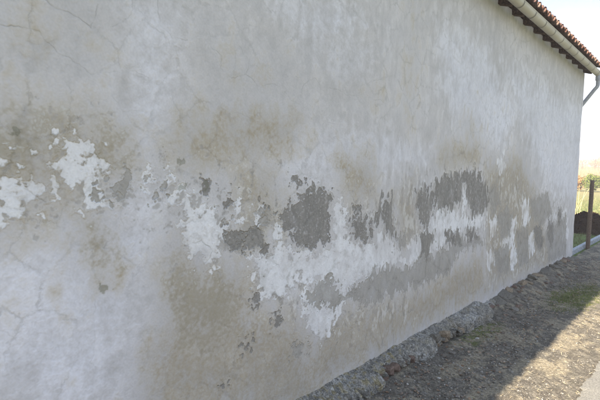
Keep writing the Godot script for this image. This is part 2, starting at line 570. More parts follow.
	for s in [[-4.0, -0.5], [-0.5, 3.0], [3.0, 6.5], [6.5, 10.0]]:
		var x0: float = s[0]
		var per: float = [140.0, 360.0, 290.0, 290.0][int((x0 + 4.0) / 3.5)]
		var size := Vector2i(int(3.5 * per), int((WALL_Y1 - WALL_Y0) * per))
		var a_dark := section_of(f_dark, x0, s[1], size)
		var a_mid := section_of(f_mid, x0, s[1], size)
		var a_white := section_of(f_white, x0, s[1], size)
		var a_tan := section_of(f_tan, x0, s[1], size)
		var a_cool := section_of(f_cool, x0, s[1], size)
		var a_worn := section_of(f_worn, x0, s[1], size)
		var a_thin := section_of(f_thin, x0, s[1], size)
		var a_olive := section_of(f_olive, x0, s[1], size)
		var a_green := section_of(f_green, x0, s[1], size)
		var b_big := section_noise(n_big, x0, WALL_Y1, per, size)
		var b_mid := section_noise(n_mid, x0, WALL_Y1, per, size, 1.25)
		var b_edge := section_noise(n_edge, x0, WALL_Y1, per, size, 1.0 if x0 < 2.0 else 2.2)
		var b_fine := section_noise(n_fine, x0, WALL_Y1, per, size)
		var b_streak := section_noise(n_streak, x0, WALL_Y1, per, size, 9.0)
		var b_mot := section_noise(n_mot, x0, WALL_Y1, per, size, 1.0 if x0 < 2.0 else 1.8)
		var b_cell := section_noise(n_cell, x0, WALL_Y1, per, size)
		var cr := draw_cracks(x0, per, size)
		var col := PackedByteArray()
		col.resize(size.x * size.y * 3)
		var hgt := PackedByteArray()
		hgt.resize(size.x * size.y)
		var ragged := 0.9 if x0 < 2.0 else 1.7
		var i := 0
		var k := 1.0 / 255.0
		for y in size.y:
			for x in size.x:
				var big := b_big[i] * k - 0.5
				var med := b_mid[i] * k - 0.5
				var edg := b_edge[i] * k - 0.5
				var fine := b_fine[i] * k - 0.5
				var stk := b_streak[i] * k - 0.5
				var mot := b_mot[i] * k - 0.5
				# weathered lime wash
				var t := 1.0 + 0.10 * big + 0.10 * med + 0.05 * stk + 0.05 * mot + 0.05 * fine + 0.06 * edg
				var r := 185.0 * t
				var g := 183.0 * t
				var b := 182.5 * t
				var h := 0.62 + 0.22 * med + 0.12 * mot + 0.1 * fine
				# thin later coats, each with its own ragged outline
				if med + 0.5 * edg + 0.3 * big > 0.09:
					var e := minf((med + 0.5 * edg + 0.3 * big - 0.09) * 22.0, 1.0)
					r += 3.5 * e
					g += 3.5 * e
					b += 4.0 * e
					h += 0.05 * e
				# a whiter coat of lime over part of the wall, thin at its ragged edge
				var cl := clampf((a_cool[i] + 0.55 * med + 0.35 * edg + 0.2 * stk + 0.4 * big - 0.3) * 1.8, 0.0, 1.0)
				if cl > 0.0:
					cl *= 0.85 + 0.6 * mot
					r += (200.0 * t - r) * cl
					g += (200.5 * t - g) * cl
					b += (206.0 * t - b) * cl
					h += 0.06 * cl
				# soft brown stains
				var st := maxf(a_tan[i], a_thin[i] * 0.38) + 0.9 * med + 0.4 * big + 0.35 * stk + 0.35 * edg + 0.2 * mot
				st = clampf((st - 0.22) * 1.6, 0.0, 1.0)
				if st > 0.0:
					var tide := maxf(0.0, 1.0 - absf(st - 0.3) * 7.0) * 0.05
					st = st * (0.84 + 0.7 * mot + 0.5 * edg) + tide
					r += (157.0 * t - r) * st
					g += (149.5 * t - g) * st
					b += (135.0 * t - b) * st
				# grey olive bloom of algae, grainy
				if a_olive[i] > 0.02:
					var al := clampf((a_olive[i] + 0.9 * med + 0.9 * edg + 0.7 * mot - 0.38) * 2.2, 0.0, 1.0) * 0.5
					r += (146.0 - r) * al
					g += (141.0 - g) * al
					b += (127.0 - b) * al
				# worn film: flecks of clean lime and of the coat beneath
				var wn := a_worn[i]
				if wn > 0.02:
					var q := wn * 0.30 + 1.0 * edg + 0.5 * mot + 0.6 * med + 0.3 * stk
					var lightf := clampf((q - 0.32) * 6.0, 0.0, 1.0) * 0.5
					if lightf > 0.0:
						r += (204.0 - r) * lightf
						g += (206.0 - g) * lightf
						b += (209.0 - b) * lightf
						h -= 0.12 * lightf
					var darkf := clampf((wn * 0.30 - 1.2 * edg - 0.6 * mot + 0.6 * med - 0.38) * 6.0, 0.0, 1.0) * 0.45
					if darkf > 0.0:
						r += (140.0 - r) * darkf
						g += (137.0 - g) * darkf
						b += (130.0 - b) * darkf
						h -= 0.2 * darkf
				# clean lime
				if a_white[i] > 0.02:
					var q0 := a_white[i] + 0.6 * med + 1.0 * edg + 0.3 * mot + 0.3 * stk - 0.43
					var wv := clampf(q0 * 12.0, 0.0, 1.0)
					if q0 > -0.08 and q0 < 0.0: h += 0.22 * (1.0 + q0 / 0.08)      # the film lifts at the break
					if wv > 0.0:
						var q := 1.0 + 0.06 * med + 0.07 * mot + 0.05 * fine + 0.05 * stk
						wv *= clampf(0.72 + 0.9 * med + 0.9 * edg + 0.7 * big - maxf(0.0, mot - 0.12) * 1.5, 0.15, 0.95)
						r += (207.0 * q - r) * wv
						g += (207.5 * q - g) * wv
						b += (209.0 * q - b) * wv
						h -= 0.22 * wv
				# older coat
				if a_mid[i] > 0.02:
					var q0 := a_mid[i] + 0.6 * med + 1.3 * edg + 0.5 * mot - 0.47
					var mv := clampf(q0 * 10.0, 0.0, 1.0)
					if q0 > -0.08 and q0 < 0.0: h += 0.2 * (1.0 + q0 / 0.08)
					if mv > 0.0:
						var rim := clampf(1.0 - q0 * 5.0, 0.0, 1.0)
						mv *= 0.8 + 0.2 * rim + 0.9 * med + 0.5 * mot
						var q := 1.0 + 0.16 * med + 0.2 * mot + 0.08 * fine + 0.12 * edg
						r += (146.0 * q - r) * mv
						g += (143.5 * q - g) * mv
						b += (138.0 * q - b) * mv
						h -= 0.3 * mv
				# bare cement
				if a_dark[i] > 0.02:
					var q0 := a_dark[i] + 0.4 * med + ragged * edg + 0.45 * mot + 0.5 * stk - 0.48
					var dv := clampf(q0 * 12.0, 0.0, 1.0)
					if q0 > -0.08 and q0 < 0.0: h += 0.25 * (1.0 + q0 / 0.08)
					if dv > 0.0:
						dv *= clampf(1.0 - maxf(0.0, mot - 0.17) * 4.0 - maxf(0.0, -edg - 0.12) * 3.0 - maxf(0.0, -med - 0.08) * 1.5, 0.35, 0.95)
						var q := 1.0 + 0.16 * med + 0.1 * fine + 0.14 * mot + 0.16 * stk
						r += (127.0 * q - r) * dv
						g += (124.5 * q - g) * dv
						b += (120.0 * q - b) * dv
						h -= 0.5 * dv
				var gv := clampf((a_green[i] + 1.3 * edg + 1.0 * mot - 0.5) * 6.0, 0.0, 1.0) if a_green[i] > 0.02 else 0.0
				if gv > 0.0:
					gv *= 0.42
					r += (100.0 - r) * gv
					g += (101.0 - g) * gv
					b += (86.0 - b) * gv
				# crazing and cracks
				var cz := clampf(1.0 - (b_cell[i] * k + 0.05 * edg) * 26.0, 0.0, 1.0) * clampf(0.45 + 1.5 * big + 1.5 * med, 0.0, 1.0) * 0.2
				var cv := maxf(cr[i], cz)
				if cv > 0.0:
					var q := 1.0 - 0.45 * cv
					r *= q
					g *= q
					b *= q * (1.0 - 0.03 * cv)
					h -= 0.5 * cv
				var o := i * 3
				col[o] = clampi(int(r), 0, 255)
				col[o + 1] = clampi(int(g), 0, 255)
				col[o + 2] = clampi(int(b), 0, 255)
				hgt[i] = clampi(int(h * 255.0), 0, 255)
				i += 1
		var m := StandardMaterial3D.new()
		m.albedo_texture = ImageTexture.create_from_image(Image.create_from_data(size.x, size.y, false, Image.FORMAT_RGB8, col))
		m.heightmap_enabled = true
		m.heightmap_texture = ImageTexture.create_from_image(Image.create_from_data(size.x, size.y, false, Image.FORMAT_L8, hgt))
		m.heightmap_scale = 1.0
		m.roughness = 0.95
		m.metallic_specular = 0.2
		m.texture_repeat = false
		mats.append(m)
	return mats

func wall_mesh(mats: Array) -> ArrayMesh:
	var am := ArrayMesh.new()
	var ny := 60
	for s in 4:
		var x0 := -4.0 + 3.5 * s
		var along := []        # [x, z, normal, metres along the wall]
		for i in 71: along.append([x0 + i * 0.05, 0.0, 0.0, x0 + i * 0.05])
		if s == 3:             # the far end turns the corner with a worn, rounded arris
			along.resize(70)
			for a in [0.0, 0.4, 0.8, 1.2, PI / 2]:
				along.append([9.965 + 0.035 * sin(a), -0.035 + 0.035 * cos(a), a, 9.965 + 0.035 * a])
			along.append([10.0, -0.4, PI / 2, 10.4])
		var v := PackedVector3Array()
		var n := PackedVector3Array()
		var uv := PackedVector2Array()
		var idx := PackedInt32Array()
		for j in ny + 1:
			var y := lerpf(WALL_Y1, WALL_Y0, float(j) / ny)
			for c in along:
				var d := wall_z(c[3], y)
				var ex := (wall_z(c[3] + 0.02, y) - wall_z(c[3] - 0.02, y)) / 0.04
				var ey := (wall_z(c[3], y + 0.02) - wall_z(c[3], y - 0.02)) / 0.04
				var out := Vector3(sin(c[2]), 0, cos(c[2]))
				var tang := Vector3(cos(c[2]), 0, -sin(c[2]))
				v.append(Vector3(c[0], y, c[1]) + out * d)
				n.append((out - tang * ex - Vector3(0, ey, 0)).normalized())
				uv.append(Vector2((c[3] - x0) / 3.5, (WALL_Y1 - y) / (WALL_Y1 - WALL_Y0)))
		var w := along.size()
		for j in ny:
			for i in w - 1:
				var a := j * w + i
				idx.append_array([a, a + 1, a + w, a + 1, a + w + 1, a + w])
		var arr := []
		arr.resize(Mesh.ARRAY_MAX)
		arr[Mesh.ARRAY_VERTEX] = v
		arr[Mesh.ARRAY_NORMAL] = n
		arr[Mesh.ARRAY_TEX_UV] = uv
		arr[Mesh.ARRAY_INDEX] = idx
		am.add_surface_from_arrays(Mesh.PRIMITIVE_TRIANGLES, arr)
		am.surface_set_material(s, mats[s])
	return am

func box_at(called: String, lo: Vector3, hi: Vector3, mat: Material, parent: Node, bev := 0.01) -> MeshInstance3D:
	return put(called, bevel_box(hi - lo, bev), mat, parent, (lo + hi) / 2.0)

# half a barrel tile, thick, tapering up the slope; local x across, z up the slope, y out of the roof
func tile_mesh(r0: float, r1: float, length: float) -> ArrayMesh:
	var rows := []
	var th := 0.014
	for j in 3:
		var f := j / 2.0
		var r := lerpf(r0, r1, f)
		var row := []
		for i in 9:
			var a := PI * i / 8.0
			row.append(Vector3(-cos(a) * r, sin(a) * r * 0.85, f * length))
		for i in 9:
			var a := PI * (8 - i) / 8.0
			row.append(Vector3(-cos(a) * (r - th), sin(a) * (r - th) * 0.85, f * length))
		row.append(row[0])
		rows.append(row)
	var st := SurfaceTool.new()
	st.begin(Mesh.PRIMITIVE_TRIANGLES)
	st.append_from(sheet(rows, true), 0, Transform3D())
	var cap := [[], []]                    # the open lower end shows the thickness of the clay
	for i in 9:
		cap[0].append(rows[0][i] - Vector3(0, 0, 0.0005))
		cap[1].append(rows[0][17 - i] - Vector3(0, 0, 0.0005))
	st.append_from(sheet(cap, true), 0, Transform3D())
	return st.commit()

func build_farmhouse() -> void:
	var house := thing("farm_building", Vector3.ZERO)
	tag(house, "old single storey farm building with a flaking stained grey lime wall and clay tile eaves", "building")
	var wall := put("wall", wall_mesh(wall_materials()), null, house)
	wall.set_meta("label", "long grey white rendered wall with brown stains, flaked white lime and bare cement patches")
	var render_mat := rough_mat(lin(0.38, 0.37, 0.35), lin(0.45, 0.44, 0.42), lin(0.52, 0.51, 0.49), 1.7, 0.01, 44, 0.5)
	# the other walls; the front one has a core behind its rendered face
	box_at("gable_wall", Vector3(9.6, -0.1, -6.9), Vector3(9.995, 3.48, -0.38), render_mat, house)
	box_at("gable_wall", Vector3(-3.995, -0.1, -6.9), Vector3(-3.6, 3.48, -0.06), render_mat, house)
	box_at("wall_core", Vector3(-3.99, -0.1, -0.36), Vector3(9.94, 3.47, -0.04), render_mat, house)
	box_at("back_wall", Vector3(-3.59, -0.1, -6.9), Vector3(9.59, 3.48, -6.5), render_mat, house)
	for gx in [9.8, -3.8]:
		var g := PackedVector3Array([Vector3(-0.18, 0, 0.05), Vector3(0.18, 0, 0.05), Vector3(-0.18, 0, -6.6), Vector3(0.18, 0, -6.6), Vector3(-0.18, 1.02, -3.3), Vector3(0.18, 1.02, -3.3)])
		put("gable_top", hull(g, false), render_mat, house, Vector3(gx, 3.475, -0.14))
	# roof: boards, rafters, tiles
	var roof := Node3D.new()
	roof.name = "roof"
	house.add_child(roof)
	var wood := rough_mat(lin(0.035, 0.022, 0.016), lin(0.06, 0.038, 0.028), lin(0.09, 0.06, 0.045), 0.4, 0.03, 23, 0.3)
	var pitch := atan(0.30)
	var up := Vector3(0, sin(pitch), -cos(pitch))
	var out := Vector3(0, cos(pitch), sin(pitch))
	var eave := Vector3(0, 3.525, 0.165)                 # lower edge of the boarding, underside
	var board := box_at("roof_boarding", Vector3(-4.25, 0.0, -3.62), Vector3(10.22, 0.022, 0.0), wood, roof, 0.003)
	board.transform = Transform3D(Basis(Vector3.RIGHT, out, -up), eave + Vector3(2.985, 0, 0) + up * 1.81 + out * 0.011)
	var back := Vector3(0, sin(pitch), cos(pitch))
	var board2 := box_at("roof_boarding", Vector3(-4.25, 0.0, -3.62), Vector3(10.22, 0.022, 0.0), wood, roof, 0.003)
	var ridge := eave + up * 3.62
	board2.transform = Transform3D(Basis(Vector3.RIGHT, Vector3(0, cos(pitch), -sin(pitch)), back), ridge + Vector3(2.985, 0, 0) - back * 1.82 + Vector3(0, 0.011, 0))
	var rafter := bevel_box(Vector3(0.085, 0.10, 0.62), 0.006)
	var x := 9.86
	var r := RandomNumberGenerator.new()
	r.seed = 8
	while x > -4.0:
		var o := put("rafter_tail", rafter, wood, roof)
		o.transform = Transform3D(Basis(Vector3.RIGHT, out, -up), Vector3(x + r.randf_range(-0.015, 0.015), 3.462, 0.12) + up * 0.29)
		x -= 0.445
	# tiles: channel and cover, the two lowest courses one by one, the courses above joined
	var clays := []
	for c in [lin(0.12, 0.06, 0.046), lin(0.155, 0.085, 0.065), lin(0.095, 0.05, 0.043), lin(0.19, 0.125, 0.098)]:
		clays.append(rough_mat(c.darkened(0.25), c, c.lightened(0.12), 0.35, 0.02, 70 + clays.size(), 0.2))
	var cover := tile_mesh(0.078, 0.062, 0.46)
	var far := SurfaceTool.new()
	far.begin(Mesh.PRIMITIVE_TRIANGLES)
	var tilt := Basis(Vector3.RIGHT, out, up) * Basis(Vector3.RIGHT, 0.05)
	var place := Basis(Vector3.LEFT, out, up)
	var turned := Basis(Vector3.RIGHT, -out, up)
	for col in 68:
		var tx := 10.17 - col * 0.212
		for row in 9:
			var jit := r.randf_range(-0.012, 0.012)
			var p := eave + Vector3(tx + r.randf_range(-0.006, 0.006), 0, 0) + up * (row * 0.39 - 0.035 + jit) + out * 0.055
			var pc := eave + Vector3(tx - 0.106, 0, 0) + up * (row * 0.39 - 0.06 + jit) + out * 0.095
			if row < 2 and col < 62:
				var a := put("roof_tile", cover, clays[r.randi() % 4], roof)
				a.transform = Transform3D(place, p)
				if row == 0:
					var b := put("roof_tile", cover, clays[r.randi() % 4], roof)
					b.transform = Transform3D(turned, pc)
			else:
				far.append_from(cover, 0, Transform3D(place, p))
	var upper := put("roof_tiles", far.commit(), clays[1], roof)
	upper.set_meta("kind", "stuff")
	# gutter
	var pvc := rough_mat(lin(0.38, 0.36, 0.305), lin(0.43, 0.41, 0.35), lin(0.48, 0.46, 0.40), 2.5, 0.006, 52, 0.0)
	pvc.roughness = 0.5
	var gy := 3.462
	var gz := 0.178
	var rows := []
	for i in 37:
		var gx := -4.3 + i * (10.24 + 4.3) / 36.0
		var row := []
		for k in 15:
			var an := PI + PI * k / 14.0
			row.append(Vector3(gx, gy + sin(an) * 0.0570, gz + cos(an) * 0.0570))
		row.append(row[14] + Vector3(0, 0.006, 0.008))
		row.append(row[14] + Vector3(0, 0.011, 0.0))
		for k in 15:
			var an := TAU - PI * k / 14.0
			row.append(Vector3(gx, gy + 0.001 + sin(an) * 0.0540, gz + cos(an) * 0.0540))
		row.append(row[0])
		rows.append(row)
	var gutter := put("gutter", sheet(rows), pvc, house)
	var end_cap := []
	for gx in [10.239, 10.243]:
		var row := []
		for k in 15:
			var an := PI + PI * k / 14.0
			row.append(Vector3(gx, gy + sin(an) * 0.0590, gz + cos(an) * 0.0590))
		end_cap.append(row)
	var hub := PackedVector3Array()
	for row in end_cap:
		for k in range(0, 15, 2): hub.append(row[k])
	put("end_cap", hull(hub, false), pvc, gutter)
	var strap_mat := plain_mat(lin(0.20, 0.19, 0.17), 0.6)
	x = 9.95
	while x > -4.0:
		var ring := []
		for gx in [x - 0.011, x + 0.011]:
			var row := []
			for k in 13:
				var an := PI * 0.98 + PI * 1.04 * k / 12.0
				row.append(Vector3(gx, gy + sin(an) * 0.0602, gz + cos(an) * 0.0602))
			ring.append(row)
		var st := SurfaceTool.new()
		st.begin(Mesh.PRIMITIVE_TRIANGLES)
		st.append_from(sheet(ring), 0, Transform3D())
		var arm := bevel_box(Vector3(0.022, 0.005, 0.13), 0.001)
		st.append_from(arm, 0, Transform3D(Basis(), Vector3(x, gy + 0.012, gz + 0.0)))
		put("bracket", st.commit(), strap_mat, gutter)
		x -= 0.445
	# down pipe: outlet under the gutter end, then a swan neck back to the gable
	var zinc := rough_mat(lin(0.28, 0.30, 0.33), lin(0.33, 0.35, 0.38), lin(0.39, 0.41, 0.43), 0.5, 0.02, 57, 0.0)
	zinc.roughness = 0.55
	var path := [Vector3(10.11, 3.43, 0.19), Vector3(10.11, 3.30, 0.195), Vector3(10.11, 3.235, 0.195), Vector3(10.108, 3.2, 0.18), Vector3(10.105, 3.17, 0.155), Vector3(10.095, 2.92, -0.015), Vector3(10.08, 2.80, -0.10), Vector3(10.075, 2.76, -0.125), Vector3(10.072, 2.70, -0.13), Vector3(10.072, 0.06, -0.13)]
	var pipe := put("down_pipe", tube(path, 0.033, 16), zinc, house)
	put("collar", tube([Vector3(10.11, 3.40, 0.192), Vector3(10.11, 3.34, 0.194), Vector3(10.11, 3.325, 0.194)], 0.044, 16), zinc, pipe)
	build_footing(house)

# ---------------------------------------------------------------- crumbling footing at the wall base
func lip_height(x: float) -> float:       # height at which the mortar fillet meets the wall
	var h := 0.105 + 0.015 * (x - 2.2) + 0.02 * soft_noise.get_noise_2d(x * 2.2, 3.0)
	return h * (1.0 - 0.45 * smoothstep(5.1, 5.4, x) - 0.35 * smoothstep(5.5, 6.4, x))

func skirt_drop(x: float) -> float:       # how far the crust hangs down in front: 0 only the lip, 1 down to the earth
	var keys := [[-4.0, 0.9], [2.1, 0.95], [2.45, 1.0], [2.52, 0.4], [2.66, 0.35], [2.72, 0.75], [2.86, 0.85], [2.95, 0.3], [3.2, 0.12], [3.42, 0.15], [3.5, 0.55], [3.62, 0.9], [3.78, 0.95], [3.86, 0.35], [4.0, 0.1], [4.35, 0.12], [4.48, 0.5], [4.6, 0.95], [5.35, 1.0], [5.45, 0.3], [5.6, 0.8], [5.75, 0.2], [6.0, 0.7], [6.2, 0.3], [6.6, 0.8]]
	for i in keys.size() - 1:
		if x <= keys[i + 1][0]:
			return lerpf(keys[i][1], keys[i + 1][1], smoothstep(keys[i][0], keys[i + 1][0], x))
	return 1.0

func build_footing(house: Node3D) -> void:
	var footing := Node3D.new()
	footing.name = "footing"
	house.add_child(footing)
	footing.set_meta("label", "broken mortar ledge with exposed rubble stones along the wall base")
	var crust_mat := rough_mat(lin(0.22, 0.21, 0.185), lin(0.42, 0.41, 0.385), lin(0.62, 0.61, 0.59), 0.22, 0.03, 33, 1.2, true)
	var n1 := noise(4.0, 61, 4)
	var n2 := noise(20.0, 62, 5)
	var n3 := noise(60.0, 63, 3)
	var chips := noise(9.0, 64, 1, FastNoiseLite.TYPE_CELLULAR)   # flat facets where lumps broke away
	chips.fractal_type = FastNoiseLite.FRACTAL_NONE
	chips.cellular_return_type = FastNoiseLite.RETURN_CELL_VALUE
	var rows := []
	var cols := []
	var steps := 1300
	for i in steps + 1:
		var x := -4.0 + 10.6 * i / steps
		var h := lip_height(x)
		var end := 1.0 - 0.6 * smoothstep(5.2, 5.42, x) - 0.38 * smoothstep(5.9, 6.6, x)
		var drop := clampf(skirt_drop(x) + 0.5 * n2.get_noise_2d(x * 0.7, 2.0), 0.02, 1.0)
		var deep := (lerpf(0.085, 0.17, smoothstep(0.05, 0.6, drop)) + 0.015 * n1.get_noise_2d(x, 7.0) + 0.02 * chips.get_noise_2d(x, 1.0) + 0.025 * n2.get_noise_2d(x, 9.0)) * end
		var low := lerpf(h - 0.075, -0.03, drop)
		var prof := []
		for k in 16:                           # the sloping top
			var f := k / 15.0
			prof.append(Vector2(-0.02 + (deep + 0.02) * f, h + 0.014 * (1.0 - f) - 0.028 * f - 0.02 * pow(f, 6.0)))
		var lip: Vector2 = prof[-1]
		for k in range(1, 12):                 # broken nose and hanging skirt
			var f := k / 11.0
			prof.append(Vector2(lip.x + 0.010 * sin(minf(f * 3.0, 1.0) * PI / 2) + 0.012 * f * drop, lerpf(lip.y, minf(low, lip.y - 0.018), f)))
		var foot: Vector2 = prof[-1]
		prof.append(Vector2(foot.x - 0.012, foot.y - 0.004))
		for k in range(1, 5):                  # inner side of the crust
			prof.append(Vector2(foot.x - 0.02 - 0.008 * k, lerpf(foot.y, lip.y - 0.03, k / 4.0)))
		var row := []
		var col := []
		for k in prof.size():
			var p: Vector2 = prof[k]
			var w := clampf(k / 5.0, 0.0, 1.0)
			var d := (0.006 * n1.get_noise_3d(x, p.y * 1.5, p.x) + 0.014 * n2.get_noise_3d(x, p.y, p.x) + 0.008 * n3.get_noise_3d(x, p.y, p.x) + 0.007 * chips.get_noise_3d(x, p.y, p.x)) * w
			row.append(Vector3(x + 0.008 * n2.get_noise_3d(x, p.y + 5.0, p.x), p.y + d, p.x + d * 0.7))
			# lichen, bare lime and dirt in patches
			var q := n2.get_noise_3d(x * 0.8, p.y * 0.8 + 11.0, p.x * 0.8)
			var c := Color(0.74, 0.72, 0.685)
			c = c.lerp(Color(0.97, 0.97, 0.97), smoothstep(0.15, 0.3, n1.get_noise_3d(x * 0.9, p.y + 3.0, p.x)))
			c = c.lerp(Color(0.66, 0.57, 0.33), smoothstep(0.05, 0.25, q) * (0.8 if x < 3.4 else 0.3))
			c = c.lerp(Color(0.46, 0.45, 0.43), smoothstep(0.08, 0.28, -q))
			c = c * (1.0 + 0.6 * n3.get_noise_3d(x, p.y + 4.0, p.x))
			col.append(c)
		rows.append(row)
		cols.append(col)
	put("mortar_ledge", sheet(rows, true, cols), crust_mat, footing)
	# rubble behind the broken crust
	var earth := rough_mat(lin(0.05, 0.045, 0.036), lin(0.085, 0.075, 0.06), lin(0.12, 0.105, 0.085), 0.3, 0.03, 36, 1.0)
	var core := []
	for i in 240:
		var x := -4.0 + 9.1 * i / 239.0
		var row := []
		for k in 6:
			var f := k / 5.0
			var p := Vector2(lerpf(0.0, 0.075, minf(f * 2.0, 1.0)), lerpf(lip_height(x) - 0.05, -0.04, maxf(0.0, f * 2.0 - 1.0)))
			var d := 0.02 * n2.get_noise_3d(x, p.y, p.x)
			row.append(Vector3(x, p.y + d * 0.4, p.x + d))
		core.append(row)
	put("rubble_core", sheet(core, true), earth, footing)
	var r := RandomNumberGenerator.new()
	r.seed = 71
	var kinds := [rough_mat(lin(0.17, 0.135, 0.095), lin(0.26, 0.205, 0.145), lin(0.34, 0.285, 0.215), 0.25, 0.03, 81, 1.0), rough_mat(lin(0.10, 0.09, 0.075), lin(0.17, 0.155, 0.13), lin(0.25, 0.235, 0.205), 0.25, 0.03, 84, 1.0), rough_mat(lin(0.11, 0.075, 0.06), lin(0.17, 0.12, 0.095), lin(0.23, 0.17, 0.14), 0.25, 0.03, 87, 1.0)]
	for gap in [[2.48, 2.72, 1], [2.9, 3.5, 2], [3.82, 4.5, 0]]:
		var x: float = gap[0]
		while x < gap[1]:
			var w := r.randf_range(0.08, 0.15)
			var top := lip_height(x) - 0.075
			var y := 0.0
			while y < top:
				var h := r.randf_range(0.05, 0.085)
				var o := put("stone", stone_mesh(r, Vector3(w * 1.05, h * 1.1, 0.12), 14, 0.7), kinds[gap[2] if r.randf() < 0.65 else 1], footing, Vector3(x + w / 2 + r.randf_range(-0.02, 0.02), y + h / 2, 0.11 + r.randf_range(-0.02, 0.02)))
				o.rotation = Vector3(r.randf_range(-0.2, 0.2), r.randf_range(-0.3, 0.3), r.randf_range(-0.2, 0.2))
				y += h * 0.95
			x += w * 0.92
	# low broken stones and slabs along the rest of the wall, half sunk in the earth bank
	for pass_no in 3:
		var x := 5.38
		while x < 9.9:
			var w := r.randf_range(0.10, 0.30) if pass_no == 0 else r.randf_range(0.04, 0.11)
			var h := r.randf_range(0.05, 0.09) if pass_no == 0 else r.randf_range(0.02, 0.045)
			var z := r.randf_range(0.02, 0.07) if pass_no == 0 else r.randf_range(0.08, 0.30)
			var o := put("stone", stone_mesh(r, Vector3(w, h, w * r.randf_range(0.5, 0.9)), 15, 0.75), kinds[[1, 1, 0, 2][r.randi() % 4]], footing, Vector3(x + w / 2, verge_height(x + w / 2, z) - h * 0.05, z))
			o.rotation = Vector3(r.randf_range(-0.1, 0.4), r.randf_range(-0.5, 0.5), r.randf_range(-0.2, 0.2))
			x += w * r.randf_range(0.75, 1.2) + (0.0 if pass_no == 0 else r.randf_range(0.0, 0.12))

